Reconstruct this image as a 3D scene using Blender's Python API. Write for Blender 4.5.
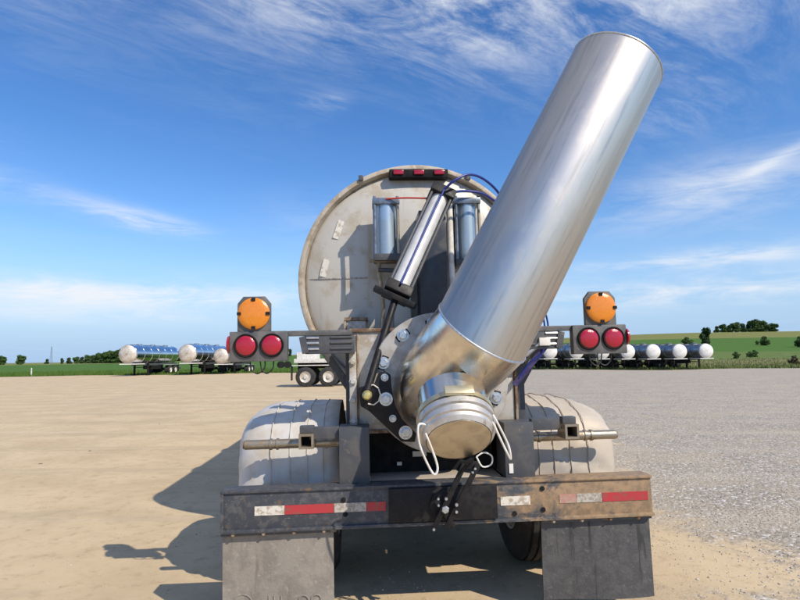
import bpy, bmesh, math, random
import numpy as np
from mathutils import Vector, Matrix
random.seed(7); rng = np.random.default_rng(7)
for o in list(bpy.data.objects): bpy.data.objects.remove(o)
S = bpy.context.scene
COL = S.collection
R = math.radians
V = Vector

# ---------------------------------------------------------------- camera, sky, sun, exposure
EYE = 1.5
PITCH = math.atan(57.5 / 555); ROLL = R(.8)
cam_data = bpy.data.cameras.new('camera'); cam = bpy.data.objects.new('camera', cam_data); COL.objects.link(cam)
cam_data.sensor_width = 36; cam_data.lens = 36 * 555 / 800; cam_data.clip_end = 6000; cam_data.clip_start = .05
_f = V((0, math.cos(PITCH), math.sin(PITCH))); _r = V((1, 0, 0)); _u = V((0, -math.sin(PITCH), math.cos(PITCH)))
_R = _r * math.cos(ROLL) - _u * math.sin(ROLL); _U = _u * math.cos(ROLL) + _r * math.sin(ROLL)
cam.matrix_world = Matrix(((_R.x, _U.x, -_f.x, 0), (_R.y, _U.y, -_f.y, 0), (_R.z, _U.z, -_f.z, EYE), (0, 0, 0, 1)))
S.camera = cam
S.view_settings.view_transform = 'Standard'; S.view_settings.look = 'None'
S.view_settings.exposure = 0.2; S.view_settings.gamma = 1; S.view_settings.use_curve_mapping = False

SUN_EL = R(42.3); SUN_AZ = R(133.0)            # azimuth clockwise from +Y
sun_dir = V((math.sin(SUN_AZ) * math.cos(SUN_EL), math.cos(SUN_AZ) * math.cos(SUN_EL), math.sin(SUN_EL)))
sl = bpy.data.lights.new('sun', 'SUN'); sl.energy = 4.1; sl.angle = R(.53); sl.color = (1, .91, .78)
so = bpy.data.objects.new('sun', sl); COL.objects.link(so)
so.rotation_euler = sun_dir.to_track_quat('Z', 'Y').to_euler(); so.location = (20, -20, 30)

W = bpy.data.worlds.new('World'); S.world = W; W.use_nodes = True
nt = W.node_tree; nt.nodes.clear()
def N(tree, typ, **kw):
    n = tree.nodes.new(typ)
    for k, v in kw.items(): setattr(n, k, v)
    return n
def math_node(t, op, a, b=None, c=None, clamp=False):
    n = N(t, 'ShaderNodeMath', operation=op); n.use_clamp = clamp
    for i, v in enumerate((a, b, c)):
        if v is None: continue
        if isinstance(v, (int, float)): n.inputs[i].default_value = v
        else: t.links.new(v, n.inputs[i])
    return n.outputs[0]
def sstep(t, v, a, b, lo=0., hi=1.):
    n = N(t, 'ShaderNodeMapRange', interpolation_type='SMOOTHSTEP')
    t.links.new(v, n.inputs[0])
    for i, x in zip((1, 2, 3, 4), (a, b, lo, hi)): n.inputs[i].default_value = x
    return n.outputs[0]
def noise(t, vec, scale, detail=4, rough=.55, dist=0., stretch=None, loc=(0, 0, 0)):
    if stretch or loc != (0, 0, 0):
        m = N(t, 'ShaderNodeMapping'); m.inputs['Scale'].default_value = stretch or (1, 1, 1); m.inputs['Location'].default_value = loc
        t.links.new(vec, m.inputs[0]); vec = m.outputs[0]
    n = N(t, 'ShaderNodeTexNoise'); t.links.new(vec, n.inputs['Vector'])
    n.inputs['Scale'].default_value = scale; n.inputs['Detail'].default_value = detail
    n.inputs['Roughness'].default_value = rough; n.inputs['Distortion'].default_value = dist
    return n.outputs[0]
def mixc(t, f, a, b, blend='MIX'):
    n = N(t, 'ShaderNodeMix', data_type='RGBA', blend_type=blend)
    for sock, v in ((n.inputs[0], f), (n.inputs[6], a), (n.inputs[7], b)):
        if isinstance(v, (int, float)): sock.default_value = v
        elif isinstance(v, tuple): sock.default_value = v if len(v) == 4 else (*v, 1)
        else: t.links.new(v, sock)
    return n.outputs[2]

sky = N(nt, 'ShaderNodeTexSky', sky_type='NISHITA', sun_disc=False)
sky.sun_elevation = SUN_EL; sky.sun_rotation = SUN_AZ; sky.altitude = 300; sky.air_density = 1.0; sky.dust_density = .1; sky.ozone_density = 2.0
tc = N(nt, 'ShaderNodeTexCoord'); D = tc.outputs['Generated']
sep = N(nt, 'ShaderNodeSeparateXYZ'); nt.links.new(D, sep.inputs[0])
dx, dy, dz = sep.outputs
zc = math_node(nt, 'MAXIMUM', math_node(nt, 'ADD', dz, .03), .02)
comb = N(nt, 'ShaderNodeCombineXYZ')
nt.links.new(math_node(nt, 'DIVIDE', dx, zc), comb.inputs[0]); nt.links.new(math_node(nt, 'DIVIDE', dy, zc), comb.inputs[1])
PL = comb.outputs[0]
# cirrus: feathery streaks on a high sheet, denser in a few banks (azimuth, elevation, spreads in degrees, weight)
az = math_node(nt, 'MULTIPLY', math_node(nt, 'ARCTAN2', dx, dy), 57.2958)
el = math_node(nt, 'MULTIPLY', math_node(nt, 'ARCSINE', dz), 57.2958)
ae = N(nt, 'ShaderNodeCombineXYZ'); nt.links.new(az, ae.inputs[0]); nt.links.new(el, ae.inputs[1]); AE = ae.outputs[0]
rot = N(nt, 'ShaderNodeMapping'); rot.inputs['Rotation'].default_value = (0, 0, R(-35)); nt.links.new(PL, rot.inputs[0])
streak = noise(nt, rot.outputs[0], 2.2, 9, .68, 1.2, stretch=(.6, 1.9, 1))
fine = noise(nt, rot.outputs[0], 8.0, 7, .7, 1.2, stretch=(.7, 1.7, 1))
feather = sstep(nt, math_node(nt, 'ADD', math_node(nt, 'MULTIPLY', streak, .7), math_node(nt, 'MULTIPLY', fine, .3)), .36, .72)
wob = noise(nt, AE, .11, 6, .62, .6, stretch=(.45, 1.7, 1))
wob2 = noise(nt, AE, .35, 6, .66, .8, stretch=(.4, 2.0, 1))
strat = sstep(nt, math_node(nt, 'ADD', math_node(nt, 'MULTIPLY', wob, .6), math_node(nt, 'MULTIPLY', wob2, .4)), .36, .66)
def bank(a0, e0, sa, se, wgt, slope=0.):
    u = math_node(nt, 'DIVIDE', math_node(nt, 'SUBTRACT', az, a0), sa)
    e_ = math_node(nt, 'SUBTRACT', el, e0)
    if slope: e_ = math_node(nt, 'SUBTRACT', e_, math_node(nt, 'MULTIPLY', math_node(nt, 'SUBTRACT', az, a0), slope))
    v = math_node(nt, 'DIVIDE', e_, se)
    q = math_node(nt, 'ADD', math_node(nt, 'MULTIPLY', u, u), math_node(nt, 'MULTIPLY', v, v))
    return math_node(nt, 'MULTIPLY', math_node(nt, 'EXPONENT', math_node(nt, 'MULTIPLY', q, -1.)), wgt)
def total(lst):
    r = lst[0]
    for x in lst[1:]: r = math_node(nt, 'ADD', r, x)
    return r
patch = sstep(nt, noise(nt, PL, .5, 3, .5, .4, loc=(2.1, .35, 0)), .46, .70)
hi = total([bank(27, 32, 12, 6, 1.0), bank(8, 34, 8, 6, 1.0), bank(-9, 35, 12, 5, .9), bank(-36, 32, 8, 4, .3), bank(-22, 31, 8, 4, .12), bank(27, 22, 8, 3, .25), bank(-7.5, 25.4, 2.2, .8, .6), bank(-16, 24, 12, 4, .06), math_node(nt, 'MULTIPLY', patch, .16), sstep(nt, el, 36., 56., 0., 1.15)])  # last term adds an unseen overhead veil to whiten the shadow fill
lo = total([bank(-25, 13.0, 4.0, .8, 1.4, -.12), bank(-34, 14.6, 7, 1.0, .5, -.12), bank(30, 14.5, 9, 2.4, .75, .12), bank(36, 16.6, 5, .55, .6, .35), bank(29, 8.6, 9, .8, 1.2), bank(-27, 6.2, 18, 1.1, 1.35), bank(28, 5.6, 18, 1.1, 1.2), bank(-30, 4.2, 14, .8, .6), bank(-6, 14, 8, 2.5, .25), bank(0, 6.5, 200, 1.8, .25)])
cir = math_node(nt, 'MULTIPLY', hi, feather); lowm = math_node(nt, 'MULTIPLY', lo, strat)
cl = math_node(nt, 'MULTIPLY', math_node(nt, 'ADD', cir, lowm, clamp=True), .92)
haze_b = sstep(nt, dz, -.02, .27, .98, 0.)
hsv = N(nt, 'ShaderNodeHueSaturation'); hsv.inputs['Hue'].default_value = .508; hsv.inputs['Saturation'].default_value = 1.30; nt.links.new(sky.outputs[0], hsv.inputs['Color'])
skycol = mixc(nt, cl, mixc(nt, haze_b, hsv.outputs[0], (2.1, 3.2, 4.9)), (5.1, 5.3, 5.6))
bg = N(nt, 'ShaderNodeBackground'); bg.inputs['Strength'].default_value = .15
nt.links.new(skycol, bg.inputs[0]); ow = N(nt, 'ShaderNodeOutputWorld'); nt.links.new(bg.outputs[0], ow.inputs[0])

# ---------------------------------------------------------------- materials
def mat(name, col, col2=None, scale=8., lo=.42, hi=.62, rough=.6, rough2=None, metal=0., bump=0., bscale=60., col3=None, scale3=25., lo3=.55, hi3=.7, stretch=None, spec=.5, detail=6, stain=None, streaks=None):
    m = bpy.data.materials.new(name); m.use_nodes = True; t = m.node_tree
    b = t.nodes['Principled BSDF']; tcn = N(t, 'ShaderNodeTexCoord'); O = tcn.outputs['Object']
    c = (*col, 1)
    if col2:
        f = sstep(t, noise(t, O, scale, detail, .6, .3, stretch), lo, hi)
        c = mixc(t, f, col, col2)
        if rough2 is not None:
            rr = N(t, 'ShaderNodeMapRange'); t.links.new(f, rr.inputs[0]); rr.inputs[3].default_value = rough; rr.inputs[4].default_value = rough2
            t.links.new(rr.outputs[0], b.inputs['Roughness'])
    if col3:
        f3 = sstep(t, noise(t, O, scale3, 5, .65, .2, None, (3.1, 1.7, .4)), lo3, hi3)
        c = mixc(t, f3, c, col3)
    if streaks:   # run-down dirt: vertically stretched
        fs = sstep(t, noise(t, O, streaks[1], 5, .6, .1, (1, 1, .12), (.4, .2, .9)), streaks[2], streaks[3]); c = mixc(t, fs, c, streaks[0])
    if isinstance(c, tuple): b.inputs['Base Color'].default_value = c
    else: t.links.new(c, b.inputs['Base Color'])
    if not (col2 and rough2 is not None): b.inputs['Roughness'].default_value = rough
    b.inputs['Metallic'].default_value = metal; b.inputs['Specular IOR Level'].default_value = spec
    if bump:
        bn = N(t, 'ShaderNodeBump'); bn.inputs['Strength'].default_value = bump; bn.inputs['Distance'].default_value = .01
        t.links.new(noise(t, O, bscale, 5, .6), bn.inputs['Height']); t.links.new(bn.outputs[0], b.inputs['Normal'])
    return m

M_ = {}
M_['tank_side'] = mat('tank_side', (.62, .60, .56), (.50, .46, .40), 3, rough=.30, rough2=.5, metal=.85, bump=.05, bscale=20)
M_['tank_head'] = mat('tank_head', (.52, .49, .43), (.41, .355, .27), 5, .47, .68, rough=.5, rough2=.7, metal=.12, bump=.05, col3=(.36, .27, .17), scale3=9, lo3=.60, hi3=.80, streaks=((.42, .33, .22), 9, .56, .78))
M_['rim'] = mat('rim', (.47, .41, .33), (.35, .28, .20), 9, rough=.7, metal=.15, bump=.15, col3=(.55, .48, .38), scale3=30)
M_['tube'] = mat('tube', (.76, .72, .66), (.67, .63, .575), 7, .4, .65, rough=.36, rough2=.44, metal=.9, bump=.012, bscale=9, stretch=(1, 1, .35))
M_['elbow'] = mat('elbow', (.84, .785, .70), (.75, .68, .59), 6, rough=.20, rough2=.32, metal=1., bump=.03, bscale=7)
M_['weld'] = mat('weld', (.45, .42, .38), (.28, .22, .17), 60, rough=.45, metal=.9, bump=.6, bscale=150)
M_['flange'] = mat('flange', (.46, .44, .41), (.36, .33, .29), 12, rough=.5, rough2=.6, metal=.25, bump=.1)
M_['black'] = mat('black_paint', (.012, .012, .014), (.022, .02, .02), 20, rough=.45, rough2=.6, bump=.05, spec=.22)
M_['flat_black'] = mat('flat_black', (.010, .010, .011), (.02, .019, .018), 14, rough=.8, bump=.1, spec=.2)
M_['zinc'] = mat('zinc', (.62, .66, .70), (.50, .52, .54), 60, rough=.35, metal=.9)
M_['yellow_zinc'] = mat('yellow_zinc', (.62, .55, .22), (.45, .38, .16), 60, rough=.4, metal=.5)
M_['frame'] = mat('frame_steel', (.062, .066, .075), (.095, .09, .086), 9, .45, .7, rough=.5, rough2=.7, bump=.15, bscale=45, col3=(.22, .17, .12), scale3=16, lo3=.60, hi3=.75)
M_['box'] = mat('box_paint', (.50, .475, .43), (.40, .34, .26), 7, rough=.5, rough2=.7, metal=.2, bump=.12, col3=(.60, .59, .57), scale3=14, lo3=.5, hi3=.7, streaks=((.33, .21, .11), 14, .58, .74))
M_['rust'] = mat('rust', (.17, .095, .055), (.36, .29, .21), 11, rough=.8, bump=.4, bscale=80, col3=(.10, .06, .04), scale3=30)
M_['rubber'] = mat('rubber', (.018, .018, .019), (.05, .046, .042), 12, rough=.75, rough2=.9, bump=.25, bscale=60)
M_['flap_clean'] = mat('flap_dark', (.06, .06, .062), (.085, .083, .08), 14, rough=.6, rough2=.8, bump=.35, bscale=70, col3=(.14, .13, .115), scale3=45, lo3=.55, hi3=.75, streaks=((.032, .032, .033), 22, .55, .68))
M_['flap_dusty'] = mat('flap_dusty', (.27, .24, .20), (.215, .19, .16), 10, rough=.85, bump=.3, bscale=60, col3=(.33, .295, .245), scale3=30, streaks=((.18, .155, .125), 18, .57, .72))
M_['fender'] = mat('fender_metal', (.62, .59, .545), (.53, .47, .385), 5, .45, .7, rough=.5, rough2=.65, metal=.1, bump=.06, bscale=14, col3=(.56, .47, .35), scale3=12, lo3=.58, hi3=.8, streaks=((.55, .46, .34), 12, .52, .8))
M_['fender_dusty'] = mat('fender_dusty', (.50, .425, .33), (.46, .40, .33), 6, rough=.6, rough2=.75, metal=.12, bump=.08, bscale=14, col3=(.55, .50, .44), scale3=10, lo3=.5, hi3=.75, streaks=((.36, .29, .21), 16, .58, .75))
M_['pipe'] = mat('pipe_bronze', (.40, .35, .27), (.30, .24, .17), 20, rough=.35, rough2=.6, metal=.75, bump=.1)
M_['light_box'] = mat('light_box', (.10, .10, .10), (.16, .15, .14), 12, rough=.5, rough2=.7, metal=.2, bump=.1)
M_['grey_cap'] = mat('grey_cap', (.22, .26, .32), (.15, .17, .2), 18, rough=.4, metal=.6)
M_['chrome'] = mat('chrome_tube', (.42, .52, .60), (.36, .44, .50), 6, rough=.32, rough2=.42, metal=.6)
M_['white_tube'] = mat('cylinder_tube', (.74, .73, .70), (.62, .60, .57), 8, rough=.4, rough2=.5, metal=.25)
M_['white'] = mat('white_paint', (.74, .72, .67), (.6, .56, .48), 12, rough=.5, bump=.05)
M_['tape_white'] = mat('tape_white', (.66, .62, .54), (.40, .33, .25), 34, .48, .64, rough=.5)
M_['tape_red'] = mat('tape_red', (.42, .035, .04), (.24, .08, .06), 34, .50, .68, rough=.5)
M_['tape_faded'] = mat('tape_faded', (.42, .20, .16), (.38, .30, .22), 30, rough=.7)
M_['tape_worn'] = mat('tape_worn', (.45, .41, .35), (.30, .26, .21), 60, .45, .55, rough=.7)
M_['blue_hose'] = mat('blue_hose', (.015, .028, .20), rough=.35)
M_['purple'] = mat('purple_strap', (.03, .02, .10), (.06, .05, .13), 30, rough=.6)
M_['red_hose'] = mat('red_hose', (.55, .05, .04), rough=.4)
M_['wire'] = mat('wire', (.015, .015, .015), rough=.5)
M_['cap_alu'] = mat('cap_aluminium', (.68, .655, .62), (.55, .52, .47), 14, rough=.42, rough2=.55, metal=.7, bump=.06, col3=(.45, .39, .31), scale3=24, lo3=.56, hi3=.74)
M_['cap_face'] = mat('cap_face', (.58, .51, .40), (.50, .43, .33), 14, rough=.42, rough2=.5, metal=.8, bump=.04)
M_['cam_ring'] = mat('cam_ring', (.70, .62, .40), (.58, .50, .34), 14, rough=.35, metal=.8)

def lens_mat(name, col, rough=.18):
    m = bpy.data.materials.new(name); m.use_nodes = True; t = m.node_tree; b = t.nodes['Principled BSDF']
    tcn = N(t, 'ShaderNodeTexCoord'); v = N(t, 'ShaderNodeTexVoronoi'); v.inputs['Scale'].default_value = 330; t.links.new(tcn.outputs['Object'], v.inputs['Vector'])
    c = mixc(t, sstep(t, v.outputs['Distance'], .1, .6), tuple(min(1, x * 1.15) for x in col), tuple(x * .75 for x in col)); t.links.new(c, b.inputs['Base Color'])
    b.inputs['Roughness'].default_value = rough; b.inputs['Coat Weight'].default_value = .6; b.inputs['Coat Roughness'].default_value = .08
    bn = N(t, 'ShaderNodeBump'); bn.inputs['Strength'].default_value = .18; bn.inputs['Distance'].default_value = .003
    t.links.new(v.outputs['Distance'], bn.inputs['Height']); t.links.new(bn.outputs[0], b.inputs['Normal'])
    return m
M_['amber'] = lens_mat('amber_lens', (.85, .27, .012)); M_['red_lens'] = lens_mat('red_lens', (.46, .008, .03))

def bumper_mat():
    m = bpy.data.materials.new('bumper_paint'); m.use_nodes = True; t = m.node_tree; b = t.nodes['Principled BSDF']
    O = N(t, 'ShaderNodeTexCoord').outputs['Object']; sp = N(t, 'ShaderNodeSeparateXYZ'); t.links.new(O, sp.inputs[0])
    n1 = noise(t, O, 5, 7, .65, .5, (1, 1, 1.6)); n2 = noise(t, O, 26, 6, .65)
    steel = mixc(t, sstep(t, n2, .45, .65), (.050, .055, .066), (.10, .097, .095))
    steel = mixc(t, sstep(t, noise(t, O, 40, 4, .7, 0, (1, 1, 3)), .62, .72), steel, (.24, .215, .19))
    steel = mixc(t, sstep(t, noise(t, O, 11, 6, .7, .4), .58, .70), steel, (.16, .10, .06))
    mud = mixc(t, sstep(t, n2, .4, .65), (.31, .205, .115), (.20, .14, .085))
    f = math_node(t, 'ADD', math_node(t, 'MULTIPLY', sp.outputs[0], .30), math_node(t, 'MULTIPLY', n1, 1.15))
    c = mixc(t, sstep(t, f, .62, .78), steel, mud); t.links.new(c, b.inputs['Base Color'])
    b.inputs['Roughness'].default_value = .62
    bn = N(t, 'ShaderNodeBump'); bn.inputs['Strength'].default_value = .25; bn.inputs['Distance'].default_value = .006
    t.links.new(n2, bn.inputs['Height']); t.links.new(bn.outputs[0], b.inputs['Normal'])
    return m
M_['bumper'] = bumper_mat()

# ---------------------------------------------------------------- mesh helpers
class MB:
    def __init__(s): s.v = []; s.f = []
    def add(s, vs, fs):
        n = len(s.v); s.v += [tuple(v) for v in vs]; s.f += [tuple(i + n for i in f) for f in fs]; return s
    def box(s, a, b):
        x0, y0, z0 = a; x1, y1, z1 = b
        return s.add([(x0,y0,z0),(x1,y0,z0),(x1,y1,z0),(x0,y1,z0),(x0,y0,z1),(x1,y0,z1),(x1,y1,z1),(x0,y1,z1)],
                     [(0,3,2,1),(4,5,6,7),(0,1,5,4),(1,2,6,5),(2,3,7,6),(3,0,4,7)])
    def bar(s, a, b, w, h, up=(0, 1, 0)):           # rectangular bar between two points
        a = V(a); b = V(b); d = (b - a).normalized(); u = V(up); x = d.cross(u).normalized(); y = x.cross(d).normalized()
        vs = [p + x * sx * w / 2 + y * sy * h / 2 for p in (a, b) for sx, sy in ((-1,-1),(1,-1),(1,1),(-1,1))]
        return s.add(vs, [(0,3,2,1),(4,5,6,7),(0,1,5,4),(1,2,6,5),(2,3,7,6),(3,0,4,7)])
    def lathe(s, a, axis, prof, n=24, ph=0., caps=True):   # prof: (distance along axis, radius)
        a = V(a); d = V(axis).normalized(); x = d.orthogonal().normalized(); y = d.cross(x)
        vs = []
        for t, r in prof:
            for k in range(n):
                q = 2 * math.pi * k / n + ph; vs.append(a + d * t + (x * math.cos(q) + y * math.sin(q)) * r)
        fs = [(i*n+k, i*n+(k+1)%n, (i+1)*n+(k+1)%n, (i+1)*n+k) for i in range(len(prof)-1) for k in range(n)]
        if caps: fs += [tuple(range(n-1,-1,-1)), tuple((len(prof)-1)*n + k for k in range(n))]
        return s.add(vs, fs)
    def cyl(s, a, b, r, n=16, r2=None, ph=0.):
        a = V(a); b = V(b); L = (b - a).length
        return s.lathe(a, b - a, [(0, r), (L, r if r2 is None else r2)], n, ph)
    def sweep(s, pts, r, n=12, closed_ends=True):    # round tube on a polyline, mitred joints
        pts = [V(p) for p in pts]; m = len(pts); rings = []
        d0 = (pts[1] - pts[0]).normalized(); x = d0.orthogonal().normalized(); y = d0.cross(x)
        cur = [pts[0] + (x * math.cos(2*math.pi*k/n) + y * math.sin(2*math.pi*k/n)) * r for k in range(n)]
        rings.append(cur); d = d0
        for i in range(1, m):
            dn = (pts[i+1] - pts[i]).normalized() if i < m - 1 else d
            nn = (d + dn).normalized()
            cur = [c + d * ((pts[i] - c).dot(nn) / d.dot(nn)) for c in cur]
            rings.append(cur); d = dn
        vs = [v for g in rings for v in g]
        fs = [(i*n+k, i*n+(k+1)%n, (i+1)*n+(k+1)%n, (i+1)*n+k) for i in range(m-1) for k in range(n)]
        if closed_ends: fs += [tuple(range(n-1,-1,-1)), tuple((m-1)*n+k for k in range(n))]
        return s.add(vs, fs)
    def prism(s, poly, y0, y1):                       # polygon in x,z extruded along y
        n = len(poly)
        vs = [(x, y0, z) for x, z in poly] + [(x, y1, z) for x, z in poly]
        fs = [tuple(range(n)), tuple(range(2*n-1, n-1, -1))] + [(i, n+i, n+(i+1)%n, (i+1)%n) for i in range(n)]
        return s.add(vs, fs)
    def build(s, name, m, parent=None, bevel=0., seg=2, smooth=40, kind=None, label=None):
        me = bpy.data.meshes.new(name); me.from_pydata(s.v, [], s.f); me.update()
        bm = bmesh.new(); bm.from_mesh(me)
        bmesh.ops.recalc_face_normals(bm, faces=bm.faces)
        if bevel:
            es = [e for e in bm.edges if len(e.link_faces) == 2 and e.calc_face_angle(0) > R(40)]
            bmesh.ops.bevel(bm, geom=es, offset=bevel, segments=seg, affect='EDGES', profile=.6, clamp_overlap=True)
        bm.to_mesh(me); bm.free()
        if smooth:
            for p in me.polygons: p.use_smooth = True
            me.set_sharp_from_angle(angle=R(smooth))
        if m is not None: me.materials.append(M_[m] if isinstance(m, str) else m)
        o = bpy.data.objects.new(name, me); COL.objects.link(o)
        if parent: o.parent = parent
        if kind: o['kind'] = kind
        if label: o['label'] = label
        return o
def smooth_pts(pts, k=6):                             # Catmull-Rom
    pts = [V(p) for p in pts]; q = [pts[0]*2 - pts[1]] + pts + [pts[-1]*2 - pts[-2]]; out = []
    for i in range(1, len(q) - 2):
        for j in range(k):
            t = j / k; a, b, c, d = q[i-1], q[i], q[i+1], q[i+2]
            out.append(.5 * ((2*b) + (c - a)*t + (2*a - 5*b + 4*c - d)*t*t + (3*b - a - 3*c + d)*t**3))
    return out + [pts[-1]]
def thing(name, label, cat, loc=(0,0,0), rot=(0,0,0), group=None):
    o = bpy.data.objects.new(name, None); COL.objects.link(o); o.location = loc; o.rotation_euler = rot
    o.empty_display_size = .3; o['label'] = label; o['category'] = cat
    if group: o['group'] = group
    return o
def dup(root, loc, rot=None, label=None, group=None, scale=None):
    r = root.copy(); COL.objects.link(r); r.location = loc
    if rot is not None: r.rotation_euler = rot
    if label: r['label'] = label
    if group: r['group'] = group
    if scale: r.scale = (scale,) * 3
    for ch in list(root.children):
        c = ch.copy(); COL.objects.link(c); c.parent = r
        for g in list(ch.children):
            d = g.copy(); COL.objects.link(d); d.parent = c
    return r
def bolt(parent, p, axis, r=.02, m='zinc', h=.022, washer=True):
    b = MB(); a = V(p); d = V(axis).normalized()
    if washer: b.cyl(a, a + d * .005, r * 1.35, 18)
    b.lathe(a + d * .004, d, [(0, r), (h, r), (h + .004, r * .8)], 6, random.random())
    return b.build('bolt', m, parent, smooth=25)

# ---------------------------------------------------------------- ground
def ss(v, a, b):
    t = np.clip((v - a) / (b - a), 0, 1); return t * t * (3 - 2 * t)
def ground_h(x, y):
    x = np.asarray(x, float); y = np.asarray(y, float)
    dip = -.28 * ss(x, 8, 32) * ss(y, 22, 58) * ss(-y, -110, -80)
    amp = 15.5 * (.1 + .9 * ss(x / np.maximum(np.abs(y), 60) * 380, -190, 210))
    amp = amp * ss(x / np.maximum(np.abs(y), 60) * 380, -240, -60)
    t = np.clip((y - 90) / 290, 0, 1)
    hill = amp * t ** 1.45 * (1 - .45 * ss(y, 390, 800))
    roll_ = .25 * np.sin(x * .013 + 1) * np.sin(y * .011) * ss(y, 120, 300)
    return dip + hill + roll_
def lot_edge(x): return 62.0 + .03 * x + .5 * np.sin(x * .11) + .3 * np.sin(x * .37 + 1)

def grid_obj(name, xs, ys, hfun, material, kind):
    X, Y = np.meshgrid(xs, ys); Z = hfun(X, Y)
    nv = np.stack([X.ravel(), Y.ravel(), Z.ravel()], 1); nx = len(xs); ny = len(ys)
    i = np.arange(nx * ny).reshape(ny, nx)
    f = np.stack([i[:-1, :-1].ravel(), i[:-1, 1:].ravel(), i[1:, 1:].ravel(), i[1:, :-1].ravel()], 1)
    me = bpy.data.meshes.new(name); me.from_pydata(nv.tolist(), [], f.tolist())
    for p in me.polygons: p.use_smooth = True
    me.materials.append(material); o = bpy.data.objects.new(name, me); COL.objects.link(o); o['kind'] = kind
    return o

def lot_mat():
    m = bpy.data.materials.new('gravel'); m.use_nodes = True; t = m.node_tree; b = t.nodes['Principled BSDF']
    Pn = N(t, 'ShaderNodeNewGeometry').outputs['Position']; sp = N(t, 'ShaderNodeSeparateXYZ'); t.links.new(Pn, sp.inputs[0])
    X, Y, Z = sp.outputs
    big = noise(t, Pn, .16, 5, .6, .6); mid = noise(t, Pn, .9, 6, .62, .4); fine = noise(t, Pn, 7, 6, .7); grit = noise(t, Pn, 55, 4, .75)
    track = noise(t, Pn, .55, 7, .66, .9, (.22, 1.7, 1), (0, 3.3, 0))
    sand = mixc(t, sstep(t, mid, .35, .68), (0.600, 0.465, 0.291), (0.505, 0.383, 0.235))
    sand = mixc(t, sstep(t, track, .5, .72, 0, .75), sand, (0.609, 0.487, 0.326))
    sand = mixc(t, sstep(t, big, .5, .75, 0, .5), sand, (0.479, 0.383, 0.257))
    sand = mixc(t, sstep(t, fine, .50, .70, 0, .75), sand, (0.400, 0.296, 0.174))
    sand = mixc(t, sstep(t, grit, .55, .72, 0, .5), sand, (0.609, 0.496, 0.339))
    lane = N(t, 'ShaderNodeTexWave', wave_type='BANDS', bands_direction='Y'); lane.inputs['Scale'].default_value = .16; lane.inputs['Distortion'].default_value = 5.5; lane.inputs['Detail'].default_value = 3; lane.inputs['Detail Scale'].default_value = .35
    lm = N(t, 'ShaderNodeMapping'); lm.inputs['Rotation'].default_value = (0, 0, R(14)); lm.inputs['Scale'].default_value = (.35, 1, 1); t.links.new(Pn, lm.inputs[0]); t.links.new(lm.outputs[0], lane.inputs['Vector'])
    lane_m = math_node(t, 'MULTIPLY', sstep(t, lane.outputs['Fac'], .78, .95), sstep(t, noise(t, Pn, 2.5, 4, .6, 0, (.5, 2, 1)), .35, .6))
    sand = mixc(t, math_node(t, 'MULTIPLY', lane_m, .55), sand, (.44, .345, .225))
    vor = N(t, 'ShaderNodeTexVoronoi'); vor.inputs['Scale'].default_value = 34; t.links.new(Pn, vor.inputs['Vector'])
    vc = N(t, 'ShaderNodeSeparateColor'); t.links.new(vor.outputs['Color'], vc.inputs[0])
    gr = mixc(t, vc.outputs[0], (.26, .222, .178), (.44, .388, .312))
    gr = mixc(t, sstep(t, vc.outputs[1], .86, .9, 0, .8), gr, (.66, .64, .61))
    gr = mixc(t, sstep(t, vc.outputs[2], .9, .94, 0, .5), gr, (.18, .165, .15))
    gr = mixc(t, sstep(t, mid, .42, .66, 0, .55), gr, (.47, .39, .285))
    gr = mixc(t, sstep(t, track, .55, .75, 0, .5), gr, (.49, .43, .345))
    gr = mixc(t, math_node(t, 'MULTIPLY', lane_m, .5), gr, (.46, .405, .325))
    edge = math_node(t, 'ADD', math_node(t, 'SUBTRACT', X, math_node(t, 'MULTIPLY', Y, .13)), math_node(t, 'ADD', math_node(t, 'MULTIPLY', math_node(t, 'ADD', mid, big), 3.2), math_node(t, 'MULTIPLY', math_node(t, 'ADD', fine, noise(t, Pn, 2.6, 5, .65)), 1.1)))
    f = sstep(t, edge, 5.7, 6.5)
    c = mixc(t, f, sand, gr); t.links.new(c, b.inputs['Base Color']); b.inputs['Roughness'].default_value = .92; b.inputs['Specular IOR Level'].default_value = .2
    hgt = math_node(t, 'ADD', math_node(t, 'MULTIPLY', math_node(t, 'ADD', fine, grit), .35), math_node(t, 'MULTIPLY', math_node(t, 'MULTIPLY', math_node(t, 'SUBTRACT', 1., vor.outputs['Distance']), f), 1.2))
    bn = N(t, 'ShaderNodeBump'); bn.inputs['Strength'].default_value = .55; bn.inputs['Distance'].default_value = .018
    t.links.new(hgt, bn.inputs['Height']); t.links.new(bn.outputs[0], b.inputs['Normal'])
    return m
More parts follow.
